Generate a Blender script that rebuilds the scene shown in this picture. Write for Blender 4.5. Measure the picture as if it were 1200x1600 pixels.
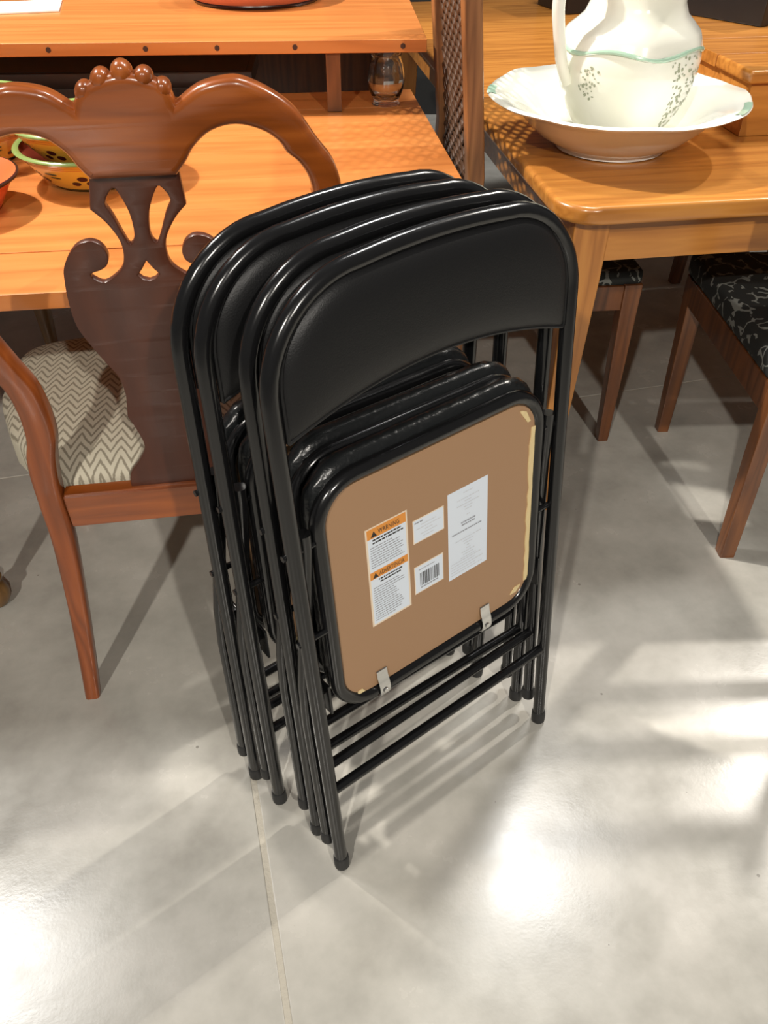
import bpy, bmesh, math, random
from mathutils import Vector, Matrix, noise
for o in list(bpy.data.objects):
    bpy.data.objects.remove(o)
C = bpy.context.scene.collection
sc = bpy.context.scene
R = math.radians
pi = math.pi
random.seed(7)

# ------------------------------------------------------------------ camera
F = 1297.7
cd = bpy.data.cameras.new('camera')
cd.sensor_fit = 'VERTICAL'
cd.sensor_height = 32.0
cd.lens = 32.0 * F / 1600.0
cam = bpy.data.objects.new('camera', cd)
C.objects.link(cam)
cam.location = (0, 0, 1.30)
cam.rotation_euler = (R(90 - 40.16), 0, 0)
sc.camera = cam
cd.clip_start = 0.05

# ------------------------------------------------------------------ world, lights, exposure
w = bpy.data.worlds.new('world')
sc.world = w
w.use_nodes = True
w.node_tree.nodes['Background'].inputs[0].default_value = (1.0, 0.97, 0.93, 1)
w.node_tree.nodes['Background'].inputs[1].default_value = 0.13

def spot(name, loc, target, energy, size=90, blend=0.5, rad=0.07, col=(1, 0.94, 0.855)):
    l = bpy.data.lights.new(name, 'SPOT')
    l.energy = energy
    l.spot_size = R(size)
    l.spot_blend = blend
    l.shadow_soft_size = rad
    l.color = col
    o = bpy.data.objects.new(name, l)
    C.objects.link(o)
    o.location = loc
    o.rotation_euler = (Vector(target) - Vector(loc)).to_track_quat('-Z', 'Y').to_euler()
    return o

def panel(name, loc, sx, sy, energy, col=(1, 0.99, 0.97)):
    l = bpy.data.lights.new(name, 'AREA')
    l.shape = 'RECTANGLE'
    l.size, l.size_y = sx, sy
    l.energy = energy
    l.color = col
    o = bpy.data.objects.new(name, l)
    C.objects.link(o)
    o.location = loc
    return o

spot('ceiling_spot_back_right', (3.65, 4.2, 5.0), (0.3, 1.0, 0.2), 900, 50, 0.6, 0.09)
spot('ceiling_spot_back_left', (-2.1, 2.3, 3.6), (0.05, 2.05, 0.75), 740, 44, 0.5, 0.06)
spot('ceiling_spot_front_left', (-1.1, -2.6, 3.6), (-0.2, 1.2, 0.2), 420, 60, 0.7, 0.06)
spot('ceiling_spot_front_right', (1.5, -3.0, 3.6), (0.3, 1.2, 0.3), 480, 60, 0.7, 0.06)
panel('ceiling_panel_back', (0.85, 2.75, 4.1), 0.7, 0.5, 75)
panel('ceiling_panel_left', (-2.4, 2.1, 4.1), 0.7, 0.5, 75)

sc.view_settings.view_transform = 'Standard'
sc.view_settings.look = 'None'
sc.view_settings.gamma = 1
sc.view_settings.exposure = -0.08
sc.view_settings.use_curve_mapping = False

# ------------------------------------------------------------------ materials
def srgb(r, g, b):
    f = lambda c: (c / 255 / 12.92) if c / 255 <= 0.04045 else ((c / 255 + 0.055) / 1.055) ** 2.4
    return (f(r), f(g), f(b), 1)

class NT:
    def __init__(s, name):
        s.m = bpy.data.materials.new(name)
        s.m.use_nodes = True
        s.t = s.m.node_tree
        s.b = s.t.nodes['Principled BSDF']
    def n(s, typ, **kw):
        nd = s.t.nodes.new(typ)
        for k, v in kw.items():
            if k.startswith('i_'):
                key = k[2:]
                nd.inputs[int(key) if key.isdigit() else key].default_value = v
            else:
                setattr(nd, k, v)
        return nd
    def l(s, a, b):
        s.t.links.new(a, b)
    def coord(s, scale=(1, 1, 1), rot=(0, 0, 0)):
        tc = s.n('ShaderNodeTexCoord')
        mp = s.n('ShaderNodeMapping')
        mp.inputs['Scale'].default_value = scale
        mp.inputs['Rotation'].default_value = rot
        s.l(tc.outputs['Object'], mp.inputs[0])
        return mp.outputs[0]
    def ramp(s, fac, stops):
        r = s.n('ShaderNodeValToRGB')
        e = r.color_ramp.elements
        e[0].position, e[0].color = stops[0]
        e[1].position, e[1].color = stops[1]
        for p, c in stops[2:]:
            x = e.new(p)
            x.color = c
        s.l(fac, r.inputs[0])
        return r.outputs[0]
    def noise(s, vec, scale, detail=3, rough=0.5):
        nd = s.n('ShaderNodeTexNoise')
        nd.inputs['Scale'].default_value = scale
        nd.inputs['Detail'].default_value = detail
        nd.inputs['Roughness'].default_value = rough
        s.l(vec, nd.inputs['Vector'])
        return nd.outputs['Fac']
    def bump(s, h, strength, dist=0.002):
        b = s.n('ShaderNodeBump')
        b.inputs['Strength'].default_value = strength
        b.inputs['Distance'].default_value = dist
        s.l(h, b.inputs['Height'])
        s.l(b.outputs[0], s.b.inputs['Normal'])
    def math(s, op, a, b=None, c=None):
        m = s.n('ShaderNodeMath', operation=op)
        for i, v in enumerate((a, b, c)):
            if v is None:
                continue
            if isinstance(v, (int, float)):
                m.inputs[i].default_value = v
            else:
                s.l(v, m.inputs[i])
        return m.outputs[0]

def plain(name, col, rough=0.5, metal=0, spec=0.5, bumpscale=None, bumpstr=0.1, coat=0):
    n = NT(name)
    n.b.inputs['Base Color'].default_value = col
    n.b.inputs['Roughness'].default_value = rough
    n.b.inputs['Metallic'].default_value = metal
    n.b.inputs['Specular IOR Level'].default_value = spec
    n.b.inputs['Coat Weight'].default_value = coat
    v = n.coord()
    if bumpscale:
        n.bump(n.noise(v, bumpscale, 4), bumpstr)
    else:
        k = n.noise(v, 30, 2)
        n.l(n.math('MULTIPLY_ADD', k, 0.08, rough - 0.04), n.b.inputs['Roughness'])
    return n.m

def wood(name, dark, mid, light, rough=0.3, axis='x', scale=1.0, coat=0.3, ring=9.0):
    n = NT(name)
    sc_ = {'x': (0.7, 9, 9), 'y': (9, 0.7, 9), 'z': (9, 9, 0.7)}[axis]
    v = n.coord(tuple(k * scale for k in sc_))
    big = n.noise(v, 1.1, 3, 0.55)
    n2 = n.noise(v, 6.0, 5, 0.65)
    fib = n.noise(n.coord(tuple(k * scale * 6 for k in sc_)), 3.0, 3, 0.6)
    w1 = n.math('FRACT', n.math('MULTIPLY', big, ring))
    w1 = n.math('ABSOLUTE', n.math('SUBTRACT', w1, 0.5))
    mixv = n.math('ADD', n.math('MULTIPLY', w1, 0.7), n.math('MULTIPLY', n2, 0.35))
    mixv = n.math('ADD', mixv, n.math('MULTIPLY', fib, 0.22))
    oi = n.n('ShaderNodeObjectInfo')
    mixv = n.math('ADD', mixv, n.math('MULTIPLY_ADD', oi.outputs['Random'], 0.2, -0.13))
    col = n.ramp(mixv, [(0.12, dark), (0.85, light), (0.45, mid)])
    n.l(col, n.b.inputs['Base Color'])
    n.b.inputs['Roughness'].default_value = rough
    n.b.inputs['Coat Weight'].default_value = coat
    n.b.inputs['Coat Roughness'].default_value = 0.15
    n.bump(fib, 0.12, 0.0008)
    return n.m

def concrete(name):
    n = NT(name)
    tc = n.n('ShaderNodeTexCoord')
    v = tc.outputs['Object']
    a = n.noise(v, 1.3, 4, 0.6)
    b = n.noise(v, 7.0, 5, 0.6)
    c = n.noise(v, 60, 3, 0.6)
    m = n.math('ADD', n.math('MULTIPLY', a, 0.55), n.math('MULTIPLY', b, 0.42))
    m = n.math('ADD', m, n.math('MULTIPLY', c, 0.05))
    col = n.ramp(m, [(0.33, srgb(150, 147, 139)), (0.68, srgb(206, 202, 193)), (0.52, srgb(184, 181, 172))])
    vo = n.n('ShaderNodeTexVoronoi')
    vo.inputs['Scale'].default_value = 26
    n.l(v, vo.inputs['Vector'])
    sp = n.math('LESS_THAN', vo.outputs['Distance'], n.math('MULTIPLY', n.math('SUBTRACT', n.noise(v, 14, 2), 0.55), 0.55))
    mx = n.n('ShaderNodeMix', data_type='RGBA')
    n.l(n.math('MULTIPLY', sp, 0.55), mx.inputs[0])
    n.l(col, mx.inputs[6])
    mx.inputs[7].default_value = srgb(96, 90, 82)
    n.l(mx.outputs[2], n.b.inputs['Base Color'])
    rr = n.math('MULTIPLY_ADD', b, 0.34, 0.06)
    n.l(rr, n.b.inputs['Roughness'])
    n.b.inputs['Specular IOR Level'].default_value = 0.55
    n.bump(n.math('ADD', c, n.math('MULTIPLY', n.noise(v, 220, 2), 0.5)), 0.10, 0.0010)
    return n.m

M = {}
M['concrete'] = concrete('sealed_concrete')
M['joint'] = plain('joint_filler', srgb(184, 178, 164), 0.8, bumpscale=120, bumpstr=1.0)
M['black_paint'] = plain('black_gloss_paint', (0.007, 0.007, 0.0075, 1), 0.19, spec=0.55)
M['vinyl'] = plain('black_vinyl', (0.008, 0.008, 0.0085, 1), 0.42, spec=0.34, bumpscale=500, bumpstr=0.15)
M['vinyl_w'] = plain('black_vinyl_wrinkled', (0.008, 0.009, 0.0095, 1), 0.27, spec=0.5, bumpscale=70, bumpstr=0.9)
M['rubber'] = plain('black_rubber', (0.018, 0.018, 0.018, 1), 0.55)
M['board'] = plain('brown_fibreboard', srgb(164, 128, 95), 0.55, bumpscale=90, bumpstr=0.05)
M['foam'] = plain('cream_foam', srgb(222, 200, 150), 0.85, bumpscale=150, bumpstr=0.6)
M['steel'] = plain('bright_steel', (0.75, 0.75, 0.74, 1), 0.22, metal=1)
M['label'] = plain('white_label_paper', srgb(220, 229, 240), 0.45)
M['label_cream'] = plain('label_backing', srgb(232, 214, 190), 0.5)
M['orange'] = plain('orange_label_ink', srgb(224, 146, 60), 0.5)
M['ink'] = plain('dark_label_ink', srgb(45, 40, 38), 0.6)
M['greyink'] = plain('grey_label_ink', srgb(150, 153, 160), 0.6)
M['paleink'] = plain('pale_label_ink', srgb(203, 207, 214), 0.6)
M['cherry'] = wood('reddish_cherry_wood', srgb(118, 58, 18), srgb(150, 76, 26), srgb(178, 96, 36), 0.3, 'x', 1.0, 0.5)
M['cherry_z'] = wood('reddish_cherry_wood_upright', srgb(112, 56, 22), srgb(140, 70, 28), srgb(166, 88, 36), 0.3, 'z', 1.0, 0.5)
M['walnut'] = wood('dark_brown_splat_wood', srgb(70, 34, 20), srgb(84, 42, 24), srgb(98, 50, 29), 0.38, 'z', 0.8, 0.15, 4)
M['pine'] = wood('orange_pine', srgb(174, 102, 48), srgb(196, 120, 60), srgb(210, 136, 74), 0.32, 'x', 0.8, 0.35, 5)
M['pine_edge'] = wood('orange_pine_edge', srgb(168, 104, 56), srgb(190, 122, 68), srgb(206, 140, 84), 0.4, 'x', 0.8, 0.2, 5)
M['oak'] = wood('golden_oak', srgb(150, 92, 36), srgb(184, 120, 52), srgb(206, 142, 66), 0.3, 'x', 1.0, 0.4, 8)
M['oak_z'] = wood('golden_oak_upright', srgb(150, 92, 38), srgb(184, 120, 54), srgb(206, 142, 68), 0.35, 'z', 1.0, 0.3, 8)
M['ash'] = wood('brown_ash_post', srgb(78, 48, 27), srgb(126, 84, 50), srgb(152, 106, 66), 0.4, 'z', 1.0, 0.2, 11)
M['darkwood'] = wood('dark_dining_wood', srgb(70, 38, 18), srgb(104, 60, 30), srgb(132, 80, 40), 0.35, 'z', 1.0, 0.3)
M['turned'] = wood('brown_turned_wood', srgb(84, 58, 30), srgb(118, 86, 48), srgb(140, 106, 62), 0.35, 'z', 1.0, 0.3)
M['cane'] = plain('dark_woven_cane', srgb(74, 48, 28), 0.55)
M['plug'] = plain('dark_plug', srgb(62, 34, 20), 0.6)
M['terracotta'] = plain('terracotta', srgb(196, 112, 78), 0.55, bumpscale=60, bumpstr=0.1)
M['dark_glaze'] = plain('dark_glaze', srgb(46, 22, 18), 0.3)
M['orange_glaze'] = plain('orange_glaze', srgb(228, 104, 58), 0.3)
M['red_clay'] = plain('red_clay_inside', srgb(168, 70, 46), 0.5)
M['yellow_glaze'] = plain('yellow_glaze', srgb(222, 172, 62), 0.25, coat=0.4)
M['green_glaze'] = plain('green_glaze', srgb(128, 150, 84), 0.25, coat=0.4)
M['olive_dark'] = plain('painted_olives', srgb(66, 26, 24), 0.3)
M['leaf_paint'] = plain('painted_leaves', srgb(48, 62, 30), 0.3)
M['band_orange'] = plain('painted_orange_band', srgb(206, 112, 48), 0.3)
M['dkgreen'] = plain('dark_green_foot', srgb(62, 70, 46), 0.35)
M['black_metal'] = plain('black_case_grey_reflection', srgb(78, 82, 84), 0.22, spec=0.7)  # grey base colour paints in the bright reflection on a black case
M['paper'] = plain('white_paper', srgb(232, 226, 216), 0.7)
M['dark_wall'] = plain('wall_painted_unlit', (0.02, 0.019, 0.018, 1), 0.8, bumpscale=40, bumpstr=0.2)  # near-black colour stands in for the unlit depth behind the tables
M['dark_box'] = plain('black_lacquer', (0.012, 0.011, 0.011, 1), 0.35)

def china(name, tint=True):
    n = NT(name)
    v = n.coord()
    col = n.ramp(n.noise(v, 5, 2), [(0.35, srgb(238, 238, 222)), (0.65, srgb(244, 244, 236))])
    n.l(col, n.b.inputs['Base Color'])
    n.b.inputs['Roughness'].default_value = 0.16
    n.b.inputs['Coat Weight'].default_value = 0.3
    n.b.inputs['Subsurface Weight'].default_value = 0.0
    return n.m
M['china'] = china('cream_glazed_china')
M['china_green'] = plain('pale_green_glaze', srgb(172, 204, 182), 0.18, coat=0.3)
M['sprig'] = plain('grey_green_transfer_print', srgb(160, 166, 142), 0.3)

def zigzag(name):
    n = NT(name)
    tc = n.n('ShaderNodeTexCoord')
    sp = n.n('ShaderNodeSeparateXYZ')
    n.l(tc.outputs['Object'], sp.inputs[0])
    x, y = sp.outputs[0], sp.outputs[1]
    wob = n.noise(tc.outputs['Object'], 40, 3)
    tri = n.math('PINGPONG', x, 0.017)
    val = n.math('ADD', n.math('DIVIDE', n.math('ADD', y, n.math('MULTIPLY', tri, 1.7)), 0.021), n.math('MULTIPLY', wob, 0.5))
    f = n.math('ABSOLUTE', n.math('SUBTRACT', n.math('FRACT', val), 0.5))
    fine = n.noise(tc.outputs['Object'], 300, 2)
    k = n.math('ADD', f, n.math('MULTIPLY', fine, 0.22))
    col = n.ramp(k, [(0.22, srgb(146, 138, 120)), (0.34, srgb(206, 199, 178))])
    n.l(col, n.b.inputs['Base Color'])
    n.b.inputs['Roughness'].default_value = 0.9
    n.bump(fine, 0.4, 0.001)
    return n.m
M['zigzag'] = zigzag('cream_zigzag_fabric')

def floral(name, dark, light, scale):
    n = NT(name)
    v = n.coord()
    vo = n.n('ShaderNodeTexVoronoi', feature='DISTANCE_TO_EDGE')
    vo.inputs['Scale'].default_value = scale
    ns = n.n('ShaderNodeTexNoise')
    ns.inputs['Scale'].default_value = scale * 0.8
    n.l(v, ns.inputs['Vector'])
    ad = n.n('ShaderNodeVectorMath', operation='MULTIPLY_ADD')
    n.l(ns.outputs['Color'], ad.inputs[0])
    ad.inputs[1].default_value = (0.06, 0.06, 0.06)
    n.l(v, ad.inputs[2])
    n.l(ad.outputs[0], vo.inputs['Vector'])
    k = n.math('MULTIPLY', n.math('LESS_THAN', vo.outputs['Distance'], 0.06), n.math('GREATER_THAN', n.noise(v, scale * 1.4, 2), 0.47))
    col = n.ramp(k, [(0.3, dark), (0.7, light)])
    n.l(col, n.b.inputs['Base Color'])
    n.b.inputs['Roughness'].default_value = 0.8
    return n.m
M['floral'] = floral('dark_floral_fabric', srgb(30, 32, 30), srgb(120, 122, 116), 24)
M['lilac'] = floral('pale_lilac_fabric', srgb(214, 212, 218), srgb(182, 180, 192), 30)

def glassmat(name):
    n = NT(name)
    n.b.inputs['Base Color'].default_value = (0.95, 0.97, 0.97, 1)
    n.b.inputs['Transmission Weight'].default_value = 1
    n.b.inputs['Roughness'].default_value = 0.02
    n.b.inputs['IOR'].default_value = 1.45
    return n.m
M['glass'] = glassmat('clear_glass')

# ------------------------------------------------------------------ helpers
def mesh(name, bm, mat, parent=None, smooth=True, angle=40):
    bmesh.ops.recalc_face_normals(bm, faces=bm.faces)
    me = bpy.data.meshes.new(name)
    bm.to_mesh(me)
    bm.free()
    return link(name, me, mat, parent, smooth, angle)

def link(name, me, mat, parent=None, smooth=True, angle=40):
    if mat is not None:
        me.materials.clear()
        me.materials.append(M[mat] if isinstance(mat, str) else mat)
    if smooth:
        me.shade_smooth()
        me.set_sharp_from_angle(angle=R(angle))
    o = bpy.data.objects.new(name, me)
    C.objects.link(o)
    if smooth and len(me.polygons) < 400:
        wn = o.modifiers.new('weighted_normals', 'WEIGHTED_NORMAL')
        wn.keep_sharp = True
        wn.weight = 80
    if parent:
        o.parent = parent
    return o

def thing(name, label, cat, loc=(0, 0, 0), rot=(0, 0, 0), group=None):
    o = bpy.data.objects.new(name, None)
    C.objects.link(o)
    o.empty_display_size = 0.1
    o.location = loc
    o.rotation_euler = rot
    o['label'] = label
    o['category'] = cat
    if group:
        o['group'] = group
    return o

def tag(o, label, cat, group=None):
    o['label'] = label
    o['category'] = cat
    if group:
        o['group'] = group
    return o

def copy_tree(o, parent=None):
    c = o.copy()
    C.objects.link(c)
    c.parent = parent
    for ch in list(o.children):
        copy_tree(ch, c)
    return c

def box(bm, x0, x1, y0, y1, z0, z1, bevel=0.0, seg=2):
    b2 = bmesh.new()
    bmesh.ops.create_cube(b2, size=1)
    for v in b2.verts:
        v.co = Vector(((x0 + x1) / 2 + v.co.x * (x1 - x0), (y0 + y1) / 2 + v.co.y * (y1 - y0), (z0 + z1) / 2 + v.co.z * (z1 - z0)))
    if bevel > 0:
        bmesh.ops.bevel(b2, geom=b2.edges[:], offset=bevel, segments=seg, affect='EDGES', profile=0.6)
    merge(bm, b2)
    return bm

def merge(bm, b2):
    me = bpy.data.meshes.new('tmp')
    b2.to_mesh(me)
    b2.free()
    bm.from_mesh(me)
    bpy.data.meshes.remove(me)

def tube(bm, pts, r, n=12, closed=False, caps=True, rs=None):
    pts = [Vector(p) for p in pts]
    N = len(pts)
    tang = []
    for i in range(N):
        if closed:
            t = pts[(i + 1) % N] - pts[i - 1]
        else:
            t = pts[min(i + 1, N - 1)] - pts[max(i - 1, 0)]
        tang.append(t.normalized())
    up = Vector((0, 1, 0))
    if abs(tang[0].dot(up)) > 0.9:
        up = Vector((1, 0, 0))
    nrm = (up - tang[0] * up.dot(tang[0])).normalized()
    rings = []
    for i in range(N):
        t = tang[i]
        nrm = (nrm - t * nrm.dot(t)).normalized()
        b = t.cross(nrm)
        rr = rs[i] if rs else r
        rings.append([bm.verts.new(pts[i] + (nrm * math.cos(2 * pi * k / n) + b * math.sin(2 * pi * k / n)) * rr) for k in range(n)])
    M_ = N if closed else N - 1
    for i in range(M_):
        a, b = rings[i], rings[(i + 1) % N]
        for k in range(n):
            bm.faces.new((a[k], a[(k + 1) % n], b[(k + 1) % n], b[k]))
    if caps and not closed:
        bm.faces.new(rings[0][::-1])
        bm.faces.new(rings[-1])
    return bm

def lathe(bm, prof, n=48, cx=0, cy=0, cz=0, fn=None, close_bottom=True, close_top=False):
    rings = []
    for i, (r, z) in enumerate(prof):
        ring = []
        for k in range(n):
            a = 2 * pi * k / n
            rr, zz = fn(r, z, a, i) if fn else (r, z)
            ring.append(bm.verts.new((cx + rr * math.cos(a), cy + rr * math.sin(a), cz + zz)))
        rings.append(ring)
    for i in range(len(rings) - 1):
        for k in range(n):
            bm.faces.new((rings[i][k], rings[i][(k + 1) % n], rings[i + 1][(k + 1) % n], rings[i + 1][k]))
    if close_bottom:
        bm.faces.new(rings[0][::-1])
    if close_top:
        bm.faces.new(rings[-1])
    return bm

def loft(bm, secs, n=4, bev=0.25):
    """secs: list of (cx, cy, cz, wx, wy); rounded-rect cross sections in the XY plane"""
    rings = []
    for (cx, cy, cz, wx, wy) in secs:
        b = min(wx, wy) * bev
        hx, hy = wx / 2, wy / 2
        ring = []
        for (sx, sy, a0) in ((1, 1, 0), (-1, 1, 90), (-1, -1, 180), (1, -1, 270)):
            for k in range(3):
                a = R(a0 + 45 * k)
                ring.append(bm.verts.new((cx + sx * (hx - b) + b * math.cos(a), cy + sy * (hy - b) + b * math.sin(a), cz)))
        rings.append(ring)
    m = len(rings[0])
    for i in range(len(rings) - 1):
        for k in range(m):
            bm.faces.new((rings[i][k], rings[i][(k + 1) % m], rings[i + 1][(k + 1) % m], rings[i + 1][k]))
    bm.faces.new(rings[0][::-1])
    bm.faces.new(rings[-1])
    return bm

def spline(pts, m=6, closed=False):
    out = []
    N = len(pts)
    P_ = [Vector(p) for p in pts]
    rng = N if closed else N - 1
    for i in range(rng):
        if closed:
            p0, p1, p2, p3 = P_[i - 1], P_[i], P_[(i + 1) % N], P_[(i + 2) % N]
        else:
            p0, p1, p2, p3 = P_[max(i - 1, 0)], P_[i], P_[i + 1], P_[min(i + 2, N - 1)]
        for k in range(m):
            t = k / m
            out.append(0.5 * ((2 * p1) + (p2 - p0) * t + (2 * p0 - 5 * p1 + 4 * p2 - p3) * t * t + (3 * p1 - p0 - 3 * p2 + p3) * t ** 3))
    if not closed:
        out.append(P_[-1])
    return out

def interp(x, xs, ys):
    if x <= xs[0]:
        return ys[0]
    for i in range(len(xs) - 1):
        if x <= xs[i + 1]:
            t = (x - xs[i]) / (xs[i + 1] - xs[i])
            return ys[i] + t * (ys[i + 1] - ys[i])
    return ys[-1]

def curve_plate(outlines, thick, bevel, res=2):
    """filled 2D outlines (first outer, rest holes) given in x,z -> mesh with thickness along y"""
    cu = bpy.data.curves.new('tmpc', 'CURVE')
    cu.dimensions = '2D'
    cu.fill_mode = 'BOTH'
    cu.extrude = thick / 2 - bevel
    cu.bevel_depth = bevel
    cu.bevel_resolution = res
    cu.offset = -bevel
    for ol in outlines:
        s = cu.splines.new('POLY')
        s.points.add(len(ol) - 1)
        for p, q in zip(s.points, ol):
            p.co = (q[0], q[1], 0, 1)
        s.use_cyclic_u = True
    ob = bpy.data.objects.new('tmpc', cu)
    C.objects.link(ob)
    bpy.context.view_layer.update()
    dg = bpy.context.evaluated_depsgraph_get()
    me = bpy.data.meshes.new_from_object(ob.evaluated_get(dg))
    bpy.data.objects.remove(ob)
    bpy.data.curves.remove(cu)
    bm = bmesh.new()
    bm.from_mesh(me)
    bpy.data.meshes.remove(me)
    for v in bm.verts:
        v.co = Vector((v.co.x, -v.co.z, v.co.y))
    bmesh.ops.remove_doubles(bm, verts=bm.verts, dist=0.00002)
    return bm

def text_mesh(txt, size, align='LEFT'):
    cu = bpy.data.curves.new('tmpt', 'FONT')
    cu.body = txt
    cu.size = size
    cu.align_x = align
    cu.resolution_u = 2
    ob = bpy.data.objects.new('tmpt', cu)
    C.objects.link(ob)
    bpy.context.view_layer.update()
    dg = bpy.context.evaluated_depsgraph_get()
    me = bpy.data.meshes.new_from_object(ob.evaluated_get(dg))
    bpy.data.objects.remove(ob)
    bpy.data.curves.remove(cu)
    return me

def rrect(x0, x1, z0, z1, r, n=6, rt=None):
    pts = []
    rt = rt or r
    for (cx, cz, a0, rr) in ((x1 - rt, z1 - rt, 0, rt), (x0 + rt, z1 - rt, 90, rt), (x0 + r, z0 + r, 180, r), (x1 - r, z0 + r, 270, r)):
        for k in range(n + 1):
            a = R(a0 + 90 * k / n)
            pts.append((cx + rr * math.cos(a), cz + rr * math.sin(a)))
    return pts

# ------------------------------------------------------------------ floor and wall
FA = R(14)
fx, fy = Vector((math.cos(FA), math.sin(FA), 0)), Vector((-math.sin(FA), math.cos(FA), 0))
floor_bm = bmesh.new()
box(floor_bm, -6, 6, -6, 6, -0.12, -0.0018)
floor = mesh('floor', floor_bm, 'joint', smooth=False)
floor.rotation_euler = (0, 0, FA)
floor['kind'] = 'structure'
jx = Vector((-0.18, 0.615, 0)).dot(fx)
jy = Vector((0.77, 2.108, 0)).dot(fy)
xs = [-6, jx - 3.0, jx, jx + 3.0, 6]
ys = [-6, jy - 6, jy - 3.0, jy, jy + 2.6, 6]
for i in range(4):
    for j in range(5):
        if xs[i + 1] - xs[i] < 0.05 or ys[j + 1] - ys[j] < 0.05:
            continue
        b = bmesh.new()
        g = 0.0050
        cx, cy = (xs[i] + xs[i + 1]) / 2, (ys[j] + ys[j + 1]) / 2
        gj = 0.002 if ys[j + 1] == jy or ys[j] == jy else g
        box(b, xs[i] + g - cx, xs[i + 1] - g - cx, ys[j] + gj - cy, ys[j + 1] - gj - cy, -0.1, 0, 0.0015, 2)
        s = mesh('concrete_slab', b, 'concrete', floor, smooth=False)
        s.location = (cx, cy, 0)

b = bmesh.new()
box(b, -6, 6, 5.0, 5.1, 0, 4)
wl = mesh('wall_back', b, 'dark_wall', smooth=False)
wl['kind'] = 'structure'

# ------------------------------------------------------------------ folding chairs
W, L, RC, TR = 0.452, 0.958, 0.122, 0.0105

def u_path():
    pts = []
    for k in range(9):
        pts.append((-W / 2, 0, 0.014 + (L - RC - 0.014) * k / 8))
    for k in range(1, 13):
        a = pi / 2 * k / 12
        pts.append((-W / 2 + RC - RC * math.cos(a), 0, L - RC + RC * math.sin(a)))
    for k in range(1, 8):
        t = k / 8
        x = -W / 2 + RC + (W - 2 * RC) * t
        pts.append((x, 0, L + 0.006 * (1 - (2 * t - 1) ** 2)))
    for k in range(12, -1, -1):
        a = pi / 2 * k / 12
        pts.append((W / 2 - RC + RC * math.cos(a), 0, L - RC + RC * math.sin(a)))
    pts[-1] = (W / 2, 0, L - RC)
    # clean last arc: rebuild right side
    pts = pts[:28]
    for k in range(0, 13):
        a = pi / 2 * k / 12
        pts.append((W / 2 - RC + RC * math.sin(a), 0, L - RC + RC * math.cos(a)))
    for k in range(7, -1, -1):
        pts.append((W / 2, 0, 0.014 + (L - RC - 0.014) * k / 8))
    return pts

def pad_top(u, hw):
    au = abs(u)
    k = hw - 0.108
    if au <= k:
        return L - 0.006 + 0.004 * (1 - (au / k) ** 2)
    return L - 0.006 - 0.108 + math.sqrt(max(0.108 ** 2 - (au - k) ** 2, 0))

def pad_bot(u):
    return 0.826 - 0.038 * min(1, abs(u) / 0.216) ** 2.0

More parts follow.
